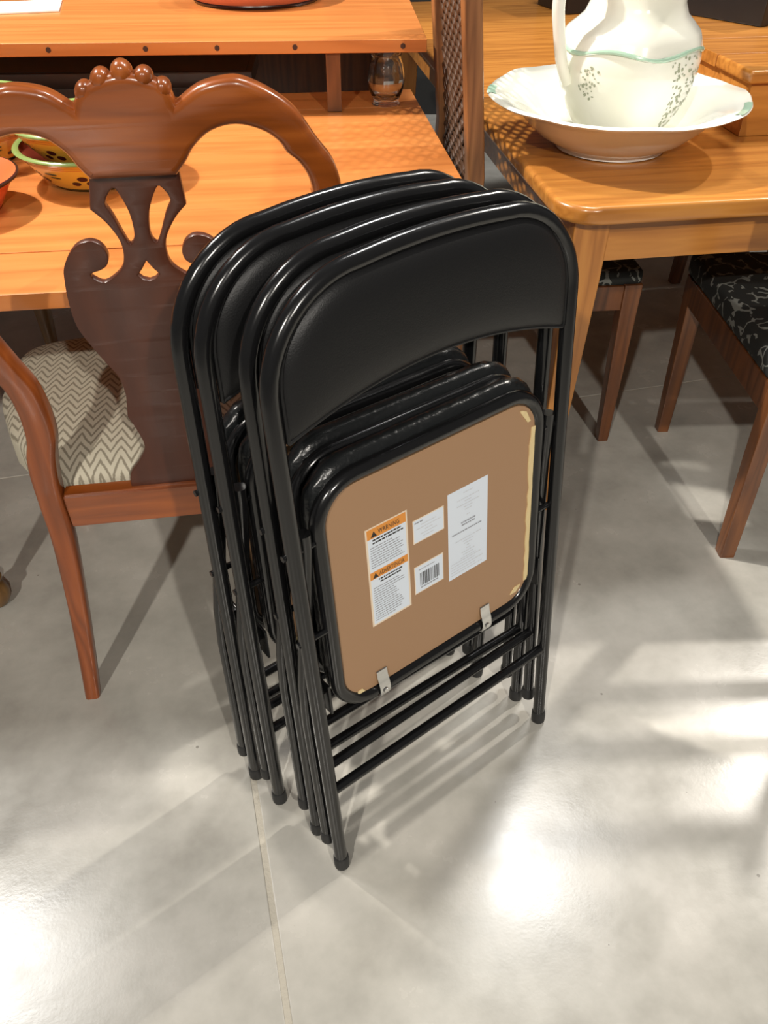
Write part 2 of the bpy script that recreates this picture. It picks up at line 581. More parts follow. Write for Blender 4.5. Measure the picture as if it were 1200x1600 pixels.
def make_folding_chair(label, group):
    t = thing('folding_chair', label, 'folding chair', group=group)
    b = bmesh.new()
    tube(b, u_path(), TR, 14)
    mesh('frame_tube', b, 'black_paint', t)
    for s in (-1, 1):
        b = bmesh.new()
        lathe(b, [(0.0095, 0.0), (0.0122, 0.003), (0.0126, 0.012), (0.0122, 0.026), (0.0108, 0.028)], 16, s * W / 2, 0, 0, close_top=True)
        mesh('foot_cap', b, 'rubber', t)
    # front crossbar
    b = bmesh.new()
    tube(b, [(-W / 2, 0, 0.192), (W / 2, 0, 0.192)], 0.008, 12)
    mesh('front_crossbar', b, 'black_paint', t)
    # rear legs
    RX = W / 2 + 0.002
    for s in (-1, 1):
        b = bmesh.new()
        tube(b, [(s * RX, 0.030, 0.05), (s * RX, 0.030, 0.33), (s * (RX - 0.003), 0.0285, 0.40), (s * (RX - 0.018), 0.014, 0.57), (s * (RX - 0.0215), 0.007, 0.64), (s * (RX - 0.0215), 0.006, 0.66)], 0.0095, 12)
        mesh('rear_leg', b, 'black_paint', t)
        b = bmesh.new()
        lathe(b, [(0.0085, 0.0), (0.0112, 0.003), (0.0115, 0.012), (0.011, 0.024), (0.0097, 0.026)], 16, s * RX, 0.030, 0.038, close_top=True)
        mesh('foot_cap', b, 'rubber', t)
        b = bmesh.new()
        tube(b, [(s * (RX - 0.033), 0.004, 0.64), (s * (RX + 0.0115), 0.004, 0.64)], 0.0042, 10)
        mesh('pivot_rivet', b, 'black_paint', t)
        # link plate between frame and seat
        b = bmesh.new()
        tube(b, [(s * 0.182, 0.005, 0.497), (s * (W / 2 + 0.012), 0.005, 0.497)], 0.0045, 10)
        mesh('seat_pivot_pin', b, 'black_paint', t)
        b = bmesh.new()
        box(b, s * 0.203 - 0.002, s * 0.203 + 0.002, 0.002, 0.034, 0.345, 0.40, 0.0015)
        hb = mesh('hinge_bracket', b, 'black_paint', t)
        b = bmesh.new()
        box(b, min(s * 0.203, s * RX), max(s * 0.203, s * RX), 0.026, 0.034, 0.362, 0.384, 0.0015)
        mesh('bracket_arm', b, 'black_paint', hb)
    b = bmesh.new()
    tube(b, [(-RX, 0.030, 0.208), (RX, 0.030, 0.208)], 0.008, 12)
    mesh('rear_crossbar', b, 'black_paint', t)
    b = bmesh.new()
    # backrest pad
    hw = 0.213
    NU, NV = 44, 14
    for side in (-1, 1):
        grid = []
        for i in range(NU + 1):
            s = -1 + 2 * i / NU
            s = math.sin(s * pi / 2)
            u = s * hw
            z0, z1 = pad_bot(u), pad_top(u, hw)
            col = []
            for j in range(NV + 1):
                q = 0.5 - 0.5 * math.cos(pi * j / NV)
                e = (1 - abs(2 * q - 1) ** 3.0) * (1 - abs(s) ** 6)
                e = max(e, 0) ** 0.45
                y = -0.002 - 0.016 * e if side < 0 else 0.002 + 0.009 * e
                col.append(b.verts.new((u, y, z0 + (z1 - z0) * q)))
            grid.append(col)
        for i in range(NU):
            for j in range(NV):
                f = (grid[i][j], grid[i + 1][j], grid[i + 1][j + 1], grid[i][j + 1])
                b.faces.new(f)
        if side < 0:
            g0 = grid
    def rim(g):
        return [g[i][0] for i in range(NU + 1)] + [g[NU][j] for j in range(1, NV + 1)] + [g[i][NV] for i in range(NU - 1, -1, -1)] + [g[0][j] for j in range(NV - 1, 0, -1)]
    r0, r1 = rim(g0), rim(grid)
    for k in range(len(r0)):
        b.faces.new((r0[k], r0[(k + 1) % len(r0)], r1[(k + 1) % len(r1)], r1[k]))
    outline = [v.co.copy() for v in r0]
    pad = mesh('backrest', b, 'vinyl', t, angle=75)
    b = bmesh.new()
    path = [Vector((p.x, -0.0035, p.z)) for p in outline]
    clean = [path[0]]
    for p in path[1:]:
        if (p - clean[-1]).length > 0.004:
            clean.append(p)
    tube(b, clean, 0.0030, 8, closed=True)
    mesh('piping', b, 'vinyl', pad)
    # seat: folded up between the frame sides
    ring = rrect(-0.186, 0.186, 0.336, 0.709, 0.058, 8)
    b = bmesh.new()
    tube(b, [(x, 0.008, z) for x, z in ring], TR, 12, closed=True)
    mesh('seat_frame', b, 'black_paint', t)
    board = mesh('seat_board', curve_plate([rrect(-0.178, 0.178, 0.347, 0.697, 0.045, 6)], 0.008, 0.001, 0), 'board', t)
    for v in board.data.vertices:
        v.co.y += 0.007
    # seat pad: puffed vinyl cushion behind the board
    b = bmesh.new()
    NP = 96
    base = rrect(-0.192, 0.192, 0.330, 0.731, 0.064, 23)
    prof = [(0.93, 0.010), (0.985, 0.015), (1.0, 0.022), (1.0, 0.030), (0.985, 0.036), (0.93, 0.040), (0.7, 0.041), (0.4, 0.041), (0.0, 0.041)]
    rings = []
    cz = 0.526
    for (sc_, y) in prof[:-1]:
        rg = []
        for k, (x, z) in enumerate(base):
            wr = noise.noise(Vector((x * 55, z * 55, y * 140))) * 0.0030 * (1 if sc_ > 0.9 else 0.3)
            f = sc_ + wr / 0.19
            rg.append(b.verts.new((x * f, y + noise.noise(Vector((x * 40, z * 40, 3))) * 0.0015, cz + (z - cz) * f)))
        rings.append(rg)
    NB = len(base)
    for i in range(len(rings) - 1):
        for k in range(NB):
            b.faces.new((rings[i][k], rings[i][(k + 1) % NB], rings[i + 1][(k + 1) % NB], rings[i + 1][k]))
    b.faces.new(rings[-1])
    b.faces.new(rings[0][::-1])
    mesh('seat_pad', b, 'vinyl_w', t, angle=80)
    # exposed cream edge of the padding along the board
    b = bmesh.new()
    def strip(pts):
        for i in range(len(pts) - 1):
            (xa, za, wa), (xb, zb, wb) = pts[i], pts[i + 1]
            vs = [b.verts.new((xa, 0.0015, za)), b.verts.new((xb, 0.0015, zb)), b.verts.new((xb - wb, 0.0015, zb)), b.verts.new((xa - wa, 0.0015, za))]
            v2 = [b.verts.new((v.co.x, 0.006, v.co.z)) for v in vs]
            b.faces.new(vs)
            b.faces.new(v2[::-1])
            for q in range(4):
                b.faces.new((vs[q], vs[(q + 1) % 4], v2[(q + 1) % 4], v2[q]))
    rnd = random.Random(3)
    strip([(0.1775 - rnd.random() * 0.0012, 0.375 + i * 0.0146, 0.0065 + rnd.random() * 0.0035) for i in range(20)])
    strip([(0.167, 0.664, 0.006), (0.158, 0.682, 0.010), (0.15, 0.686, 0.004)])
    strip([(-0.146, 0.352, 0.014), (-0.15, 0.358, 0.008)])
    strip([(0.152, 0.362, 0.012), (0.162, 0.372, 0.012)])
    mesh('foam_edge', b, 'foam', board, smooth=False)['kind'] = 'stuff'
    # chrome clips over the lower tube
    for cx in (-0.116, 0.084):
        b = bmesh.new()
        path = [(0.0005, 0.373), (-0.0005, 0.362), (-0.0035, 0.354), (-0.0055, 0.345), (-0.006, 0.336), (-0.0035, 0.328), (0.002, 0.324)]
        prev = None
        for (y, z) in path:
            ring_ = [b.verts.new((cx - 0.009, y, z)), b.verts.new((cx + 0.009, y, z)), b.verts.new((cx + 0.009, y + 0.0016, z + 0.0006)), b.verts.new((cx - 0.009, y + 0.0016, z + 0.0006))]
            if prev:
                for q in range(4):
                    b.faces.new((prev[q], prev[(q + 1) % 4], ring_[(q + 1) % 4], ring_[q]))
            else:
                b.faces.new(ring_)
            prev = ring_
        b.faces.new(prev[::-1])
        cl = mesh('seat_clip', b, 'steel', t, angle=30)
        b = bmesh.new()
        lathe(b, [(0.0045, -0.001), (0.004, 0.0005), (0.002, 0.001)], 12, close_top=True)
        for v in b.verts:
            v.co = Vector((cx + v.co.x, -0.0072 - v.co.z, 0.338 + v.co.y))
        mesh('rivet', b, 'steel', cl, angle=30)
    return t

G = 'folding chairs leaning in one stack'
chairD = make_folding_chair('frontmost black folding chair, its brown seat underside with stickers showing', G)
others = [copy_tree(chairD) for _ in range(3)]
PL = [(chairD, (0.1104, 0.797, 0), 38.22, 5.47), (others[0], (0.0714, 0.8523, 0), 36.9, 3.9),
      (others[1], (0.0017, 0.909, 0), 37.1, 2.0), (others[2], (-0.0471, 0.9605, 0), 38.4, 0.3)]
for o, loc, h, l in PL:
    o.location = loc
    o.rotation_euler = (-R(l), 0, R(h))
others[0]['label'] = 'second black folding chair of the leaning stack, directly behind the front one'
others[1]['label'] = 'third black folding chair of the leaning stack, counted from the front'
others[2]['label'] = 'rearmost black folding chair of the stack, nearest the carved wooden chair'

# stickers on the front chair's board
board = [c for c in chairD.children if c.name.startswith('seat_board')][0]
YB = 0.003
def quad(bm, x0, x1, z0, z1, y):
    vs = [bm.verts.new((x0, y, z0)), bm.verts.new((x1, y, z0)), bm.verts.new((x1, y, z1)), bm.verts.new((x0, y, z1))]
    bm.faces.new(vs)
def sheet(name, x0, x1, z0, z1, mat, y0, th=0.0003, parent=None):
    b_ = bmesh.new()
    box(b_, x0, x1, y0 - th, y0, z0, z1)
    return mesh(name, b_, mat, parent, smooth=False)
def lines(bm, x0, x1, z0, z1, step, h, y, rnd, jitter=0.25, center=False):
    z = z1
    while z - h > z0:
        xe = x1 - rnd.random() * (x1 - x0) * jitter
        xs_ = x0
        if center:
            k = (x1 - xe) / 2
            xs_, xe = x0 + k * 1.6, x1 - k * 1.6
        x = xs_
        while x < xe:
            wl_ = 0.002 + rnd.random() * 0.005
            quad(bm, x, min(x + wl_, xe), z - h, z, y)
            x += wl_ + 0.0009
        z -= step
def tri(bm, cx, z0, s, y):
    bm.faces.new([bm.verts.new((cx - s / 2, y, z0)), bm.verts.new((cx + s / 2, y, z0)), bm.verts.new((cx, y, z0 + s * 0.88))])
def put_text(txt, x, z, size, y, parent, name='lettering', mat='ink', width=None):
    me = text_mesh(txt, size)
    xsz = [v.co.x for v in me.vertices]
    k = width / (max(xsz) - min(xsz)) if width else 1
    for v in me.vertices:
        v.co = Vector((x + v.co.x * k, y, z + v.co.y))
    return link(name, me, mat, parent, smooth=False)

rnd = random.Random(11)
st = sheet('warning_sticker', -0.1225, -0.055, 0.459, 0.622, 'label_cream', YB, parent=chairD)
st['label'] = 'tall white sticker with two orange warning bands'
y1 = YB - 0.0004
sheet('white_field', -0.1195, -0.058, 0.462, 0.6195, 'label', YB - 0.0003, 0.0002, st)
sheet('orange_band', -0.1200, -0.0575, 0.605, 0.6200, 'orange', YB - 0.0004, 0.0003, st)
sheet('orange_band', -0.1200, -0.0575, 0.5395, 0.5515, 'orange', YB - 0.0004, 0.0003, st)
b = bmesh.new()
tri(b, -0.1095, 0.6068, 0.010, YB - 0.00085)
tri(b, -0.1115, 0.5408, 0.0092, YB - 0.00085)
mesh('warning_triangle', b, 'ink', st, smooth=False)['kind'] = 'stuff'
put_text('WARNING', -0.1025, 0.6085, 0.0105, YB - 0.0009, st, width=0.034)
put_text('ADVERTENCIA', -0.1055, 0.5418, 0.0098, YB - 0.0009, st, width=0.042)
b = bmesh.new()
lines(b, -0.112, -0.0615, 0.593, 0.6025, 0.0046, 0.0024, YB - 0.0006, rnd, 0.2)
lines(b, -0.108, -0.0665, 0.527, 0.5365, 0.0046, 0.0024, YB - 0.0006, rnd, 0.2, True)
mesh('bold_print', b, 'ink', st, smooth=False)['kind'] = 'stuff'
b = bmesh.new()
lines(b, -0.1165, -0.0615, 0.554, 0.591, 0.0040, 0.0015, YB - 0.0006, rnd, 0.35)
lines(b, -0.1165, -0.0615, 0.466, 0.5245, 0.0040, 0.0015, YB - 0.0006, rnd, 0.4)
mesh('fine_print', b, 'greyink', st, smooth=False)['kind'] = 'stuff'

st = sheet('information_sticker', -0.0465, 0.0075, 0.560, 0.5985, 'label_cream', YB, parent=chairD)
st['label'] = 'small white sticker with faint print'
sheet('white_field', -0.0450, 0.0060, 0.5615, 0.5970, 'label', YB - 0.0003, 0.0002, st)
b = bmesh.new()
lines(b, -0.0435, -0.028, 0.590, 0.594, 0.0046, 0.0022, YB - 0.0006, rnd, 0.1)
mesh('bold_print', b, 'greyink', st, smooth=False)['kind'] = 'stuff'
b = bmesh.new()
lines(b, -0.0425, 0.003, 0.566, 0.588, 0.0050, 0.0014, YB - 0.0006, rnd, 0.5, True)
mesh('fine_print', b, 'paleink', st, smooth=False)['kind'] = 'stuff'

st = sheet('barcode_sticker', -0.0475, 0.0045, 0.4725, 0.5205, 'label_cream', YB, parent=chairD)
st['label'] = 'small white barcode sticker'
sheet('white_field', -0.0460, 0.0030, 0.4740, 0.5190, 'label', YB - 0.0003, 0.0002, st)
b = bmesh.new()
x = -0.038
while x < -0.004:
    wl_ = rnd.choice((0.0006, 0.0006, 0.0011, 0.0017))
    quad(b, x, x + wl_, 0.4835, 0.5065, YB - 0.0006)
    x += wl_ + rnd.choice((0.0007, 0.0011, 0.0016))
mesh('barcode', b, 'ink', st, smooth=False)['kind'] = 'stuff'
b = bmesh.new()
lines(b, -0.037, -0.005, 0.4765, 0.4815, 0.004, 0.0022, YB - 0.0006, rnd, 0.05)
lines(b, -0.040, -0.005, 0.5095, 0.5135, 0.004, 0.0014, YB - 0.0006, rnd, 0.2)
mesh('fine_print', b, 'greyink', st, smooth=False)['kind'] = 'stuff'

st = sheet('instruction_sticker', 0.0145, 0.0880, 0.461, 0.611, 'label', YB, parent=chairD)
st['label'] = 'large white sticker with faint centred print'
b = bmesh.new()
lines(b, 0.035, 0.068, 0.5455, 0.5545, 0.0046, 0.0022, YB - 0.0006, rnd, 0.3, True)
lines(b, 0.0215, 0.0785, 0.5345, 0.5395, 0.0046, 0.0020, YB - 0.0006, rnd, 0.05)
mesh('bold_print', b, 'greyink', st, smooth=False)['kind'] = 'stuff'
b = bmesh.new()
lines(b, 0.030, 0.073, 0.560, 0.603, 0.0048, 0.0014, YB - 0.0006, rnd, 0.7, True)
lines(b, 0.024, 0.079, 0.490, 0.530, 0.0048, 0.0014, YB - 0.0006, rnd, 0.7, True)
lines(b, 0.019, 0.082, 0.466, 0.488, 0.0048, 0.0014, YB - 0.0006, rnd, 0.3)
mesh('fine_print', b, 'paleink', st, smooth=False)['kind'] = 'stuff'

# ------------------------------------------------------------------ carved wooden dining chair
zk = [0, .2, .45, .6, .8, 1.0, 1.12]
yk = [-.06, -.03, 0, -.005, -.04, -.09, -.12]
zc = [0, .5, .65, .75, .85, .92, 1.0, 1.09]
xc = [-.033, -.03, -.027, -.025, -.02, -.015, -.008, 0]
def back_y(z):
    return interp(z, zk, yk)
def bend(bm, yoff=0.0):
    for v in bm.verts:
        z = v.co.z
        v.co = Vector((v.co.x + interp(z, zc, xc), v.co.y + back_y(z) + yoff, z))
def slice_z(bm, zs_):
    for z in zs_:
        bmesh.ops.bisect_plane(bm, geom=bm.verts[:] + bm.edges[:] + bm.faces[:], plane_co=(0, 0, z), plane_no=(0, 0, 1), dist=0.00001)

wc = thing('carved_dining_chair', 'reddish wooden dining chair with scalloped crest and pierced splat, seen from behind', 'chair', (-0.30, 1.10, 0), (0, 0, R(9)))
half = [(0, .969), (.050, .969), (.062, .985), (.073, 1.003), (.093, 1.02), (.121, 1.026), (.150, 1.018), (.170, 1.004), (.180, .990), (.194, .978), (.206, .961), (.213, .940), (.214, .915),
        (.249, .915), (.250, .935), (.247, .953), (.236, .978), (.216, 1.003), (.19, 1.038), (.162, 1.06), (.131, 1.075), (.110, 1.077), (.08, 1.07), (.055, 1.052), (.049, 1.067), (.034, 1.078), (.014, 1.085), (0, 1.087)]
def smooth_half(h, corners):
    out = []
    seg = [h[0]]
    for i in range(1, len(h)):
        seg.append(h[i])
        if i in corners or i == len(h) - 1:
            sp = spline([(p[0], p[1], 0) for p in seg], 4)
            out += [(p.x, p.y) for p in sp][:-1]
            seg = [h[i]]
    out.append(h[-1])
    return out
hs = smooth_half(half, {1, 12, 13, 23})
outline = hs + [(-x, z) for x, z in hs[-2:0:-1]]
b = curve_plate([outline], 0.036, 0.010, 3)
slice_z(b, [.93, .95, .97, .99, 1.01, 1.03, 1.05, 1.07])
bend(b)
crest = mesh('crest_rail', b, 'cherry', wc, angle=50)
for (lx, lz, r) in ((0, 1.0845, .0122), (.0225, 1.078, .0115), (-.0225, 1.078, .0115), (.0415, 1.0665, .0105), (-.0415, 1.0665, .0105)):
    b = bmesh.new()
    prof = [(0.0001, -1), (0.5, -0.92), (0.8, -0.75), (0.95, -0.4), (1, 0), (0.95, 0.4), (0.8, 0.75), (0.5, 0.92), (0.0001, 1)]
    lathe(b, prof, 20, close_bottom=False)
    for v in b.verts:
        v.co = Vector((lx + v.co.x * r, v.co.z * 0.0178, lz + v.co.y * r * 1.2))
    bend(b)
    mesh('carved_lobe', b, 'cherry', crest, angle=60)

sh = [(0, .975), (.052, .975), (.058, .927), (.042, .908), (.029, .881), (.028, .856), (.036, .837), (.058, .821), (.073, .830), (.072, .836), (.060, .840), (.050, .848), (.047, .863), (.054, .878), (.068, .884), (.087, .876), (.104, .850), (.109, .826), (.111, .79), (.108, .753), (.096, .719), (.082, .687), (.069, .658), (.066, .624), (.071, .583), (.062, .558), (.055, .523), (.070, .493), (.087, .470), (.09, .440), (0, .440)]
hs = smooth_half(sh, {1, 2, 8, 23, 24, 29})
outline = hs + [(-x, z) for x, z in hs[-2:0:-1]]
tear = [(.028, .953), (.021, .945), (.012, .919), (.010, .889), (.016, .876), (.021, .884), (.032, .917), (.039, .935)]
ts = [(p.x, p.y) for p in spline([(a, c, 0) for a, c in tear], 3, True)]
t2 = [(-x, z) for x, z in ts][::-1]
tr = [(0, .850), (-.007, .838), (-.014, .829), (-.008, .822), (0, .819), (.008, .822), (.014, .829), (.007, .838)]
b = curve_plate([outline, ts, t2, tr], 0.014, 0.002, 1)
slice_z(b, [.45 + .03 * i for i in range(18)])
bend(b, 0.004)
mesh('splat', b, 'walnut', wc, angle=40)

stz = [(.935, .231, .036, .034), (.85, .247, .042, .036), (.76, .243, .045, .038), (.70, .225, .045, .038), (.65, .207, .043, .038), (.57, .203, .044, .040), (.52, .213, .045, .042), (.45, .219, .040, .042), (.345, .217, .037, .038), (.15, .228, .031, .032), (0, .240, .027, .028)]
for s in (-1, 1):
    b = bmesh.new()
    pts = spline([(a[1], a[2], a[0]) for a in stz], 5)
    dp = spline([(a[3], 0, a[0]) for a in stz], 5)
    loft(b, [(s * p.x, 0, p.z, p.y, q.x) for p, q in zip(pts, dp)], bev=0.22)
    bend(b)
    mesh('back_leg', b, 'cherry_z', wc, angle=50)
# seat rails
def rail(bm, p, q, z0, z1, th):
    p, q = Vector(p), Vector(q)
    d = (q - p).normalized()
    nrm = Vector((-d.y, d.x)) * th / 2
    vs = []
    for z in (z0, z1):
        for a in (p + nrm, p - nrm, q - nrm, q + nrm):
            vs.append(bm.verts.new((a.x, a.y, z)))
    for f in ((0, 1, 2, 3), (7, 6, 5, 4), (0, 4, 5, 1), (1, 5, 6, 2), (2, 6, 7, 3), (3, 7, 4, 0)):
        bm.faces.new([vs[k] for k in f])
    return bm
xo = -0.031
for nm, p, q in (('rear_rail', (-0.20 + xo, 0.002), (0.20 + xo, 0.002)),):
    b = bmesh.new()
    rail(b, p, q, 0.378, 0.446, 0.032)
    bmesh.ops.bevel(b, geom=b.edges[:], offset=0.004, segments=2, affect='EDGES')
    mesh(nm, b, 'cherry', wc, angle=40)
for s in (-1, 1):
    b = bmesh.new()
    cab = [(.40, .0, 0, .055), (.36, .006, .008, .060), (.28, .004, .005, .046), (.15, -.012, -.010, .034), (.06, -.012, -.012, .032), (.025, -.002, .002, .046), (0, 0, .004, .052)]
    pts = spline([(a[1], a[2], a[0]) for a in cab], 4)
    ws = spline([(a[3], 0, a[0]) for a in cab], 4)
    loft(b, [(s * (0.315 + p.x) + xo, 0.475 + p.y, p.z, q.x, q.x) for p, q in zip(pts, ws)], bev=0.35)
    mesh('front_leg', b, 'cherry_z', wc, angle=60)
# seat cushion
b = bmesh.new()
NX, NY = 24, 22
def seat_pt(s, t):
    hwid = interp(t, [0, .1, .3, .55, .8, .92, 1], [.196, .246, .312, .350, .350, .335, .30])
    y = 0.022 + 0.49 * t
    return s * hwid + xo, y
top, bot = [], []
for i in range(NX + 1):
    s = -1 + 2 * i / NX
    s = math.sin(s * pi / 2)
    ct, cb = [], []
    for j in range(NY + 1):
        t = 0.5 - 0.5 * math.cos(pi * j / NY)
        e = max((1 - abs(s) ** 4) * (1 - abs(2 * t - 1) ** 4), 0) ** 0.5
        x, y = seat_pt(s, t)
        # round the corners a little
        ct.append(b.verts.new((x, y, 0.446 + 0.044 * e)))
        cb.append(b.verts.new((x, y, 0.396)))
    top.append(ct)
    bot.append(cb)
for i in range(NX):
    for j in range(NY):
        b.faces.new((top[i][j], top[i + 1][j], top[i + 1][j + 1], top[i][j + 1]))
        b.faces.new((bot[i][j], bot[i][j + 1], bot[i + 1][j + 1], bot[i + 1][j]))
def rim2(g):
    return [g[i][0] for i in range(NX + 1)] + [g[NX][j] for j in range(1, NY + 1)] + [g[i][NY] for i in range(NX - 1, -1, -1)] + [g[0][j] for j in range(NY - 1, 0, -1)]
r0, r1 = rim2(top), rim2(bot)
for k in range(len(r0)):
    b.faces.new((r0[k], r0[(k + 1) % len(r0)], r1[(k + 1) % len(r1)], r1[k]))
cush = mesh('seat_cushion', b, 'zigzag', wc, angle=70)
cush['label'] = 'cream seat with grey zigzag stripes'

# ------------------------------------------------------------------ left table
TA = R(7)
lt = thing('pine_table', 'orange pine table with plank top behind the carved wooden chair', 'table', (0.204, 1.247, 0), (0, 0, TA))
TW, TD = 2.0, 1.11  # unseen left end and its extra legs added to shade the floor underneath
nb = 7
bw = TD / nb
for i in range(nb):
    b = bmesh.new()
    box(b, -TW, 0, i * bw + 0.0001, (i + 1) * bw - 0.0001, 0.722, 0.75, 0.0012 if i else 0.006, 2)
    o = mesh('top_board', b, 'pine', lt, angle=50)
for (x0, x1, y0, y1) in ((-TW + .06, -.06, .24, .262), (-TW + .06, -.06, TD - .077, TD - .055), (-.082, -.06, .06, TD - .06), (-TW + .06, -TW + .082, .06, TD - .06)):
    b = bmesh.new()
    box(b, x0, x1, y0, y1, 0.63, 0.722, 0.002)
    mesh('apron', b, 'pine_edge', lt)
for (x, y) in ((-.10, .105), (-.10, TD - .09), (-1.025, .118), (-1.04, TD - .09), (-TW + .10, .118), (-TW + .10, TD - .09)):
    b = bmesh.new()
    lathe(b, [(.012, 0), (.022, .004), (.030, .020), (.031, .036), (.024, .052), (.018, .058), (.024, .066), (.026, .074), (.018, .086), (.016, .10), (.026, .30), (.034, .48), (.026, .52), (.034, .55), (.034, .722)], 24, x, y, 0, close_top=True)
    mesh('turned_leg', b, 'turned', lt)

# raised shelf standing over the table
SA = R(3)
sh_o = Vector((0.098, 2.131, 0))
shelf = thing('riser_shelf', 'raised pine shelf with dark plugs along its edge, standing over the table', 'shelf', tuple(sh_o), (0, 0, SA))
b = bmesh.new()
SW, SD = 2.0, 0.80
sb = None
for i in range(4):
    b = bmesh.new()
    box(b, -SW, 0, i * SD / 4 + 0.0003, (i + 1) * SD / 4 - 0.0003, 0.878, 0.905, 0.0015, 1)
    o = mesh('shelf_board', b, 'pine', shelf, angle=50)
    if i == 0:
        sb = o
for x in (-0.055, -0.30, -0.475, -0.635, -0.85, -1.1):
    b = bmesh.new()
    tube(b, [(x, -0.0008, 0.8915), (x, 0.006, 0.8915)], 0.0058, 14)
    mesh('plug', b, 'plug', sb)
for (x, y, z) in ((-0.215, 0.03, 0.751), (-1.7, 0.03, 0.751), (-0.08, SD - 0.04, 0), (-1.7, SD - 0.04, 0)):
    b = bmesh.new()
    box(b, x - .017, x + .017, y - .017, y + .017, z, 0.878, 0.002)
    mesh('support_post', b, 'darkwood', shelf)
b = bmesh.new()
box(b, -1.4, -0.08, SD - 0.03, SD - 0.01, 0.55, 0.878, 0.002)
mesh('back_panel', b, 'darkwood', shelf)

# things on and under the shelf
def on(base, ang, x, y, z):
    a = Vector(base)
    return (a.x + x * math.cos(ang) - y * math.sin(ang), a.y + x * math.sin(ang) + y * math.cos(ang), z)

bx = thing('black_case', 'flat glossy black case lying under the raised shelf, grey from a painted reflection', 'case', (-0.34, 2.36, 0.751), (0, 0, R(3)))
# ------------------------------------------------------------------ crockery
def ring_fn(n_lobes, amp, zamp, i0):
    def fn(r, z, a, i):
        if i < i0:
            return r, z
        k = math.cos(n_lobes * a)
        return r * (1 + amp * k), z + zamp * k
    return fn

b = bmesh.new()
box(b, -1.0, 0, 0, 0.24, 0, 0.038, 0.004)
mesh('body', b, 'black_metal', bx, angle=40)
b = bmesh.new()
box(b, -0.985, -0.015, 0.012, 0.228, 0.038, 0.0395, 0.0005, 1)
mesh('lid_panel', b, 'black_metal', bx, angle=40)

b = bmesh.new()
lathe(b, [(.030, 0), (.034, .003), (.030, .010), (.040, .03), (.046, .06), (.040, .09), (.034, .105), (.038, .112), (.0355, .112), (.032, .105), (.038, .09), (.0435, .06), (.037, .03), (.02, .014), (.0001, .013)], 32)
tag(mesh('glass_jar', b, 'glass', None, angle=60), 'small clear glass jar standing under the raised shelf near its end', 'jar').location = (0.005, 2.20, 0.7505)

tb = thing('terracotta_dish', 'round terracotta dish with dark rim line on the raised shelf', 'dish', (-0.350, 2.655, 0.9055))
b = bmesh.new()
lathe(b, [(.150, 0), (.168, .004), (.185, .03), (.196, .055), (.200, .060), (.194, .060), (.180, .032), (.15, .012), (.0001, .010)], 48)
mesh('bowl', b, 'terracotta', tb, angle=50)
b = bmesh.new()
lathe(b, [(.148, 0), (.1695, .0005), (.1725, .006), (.1715, .009), (.150, .004)], 48, close_bottom=False)
mesh('base_line', b, 'dark_glaze', tb)

b = bmesh.new()
box(b, -.19, .06, -.01, .16, 0, .004, 0.001)
o = tag(mesh('paper_card', b, 'paper', None), 'white card lying at the left on the raised shelf', 'card')
o.location = (-0.895, 2.455, 0.9055)
o.rotation_euler = (0, 0, R(14))

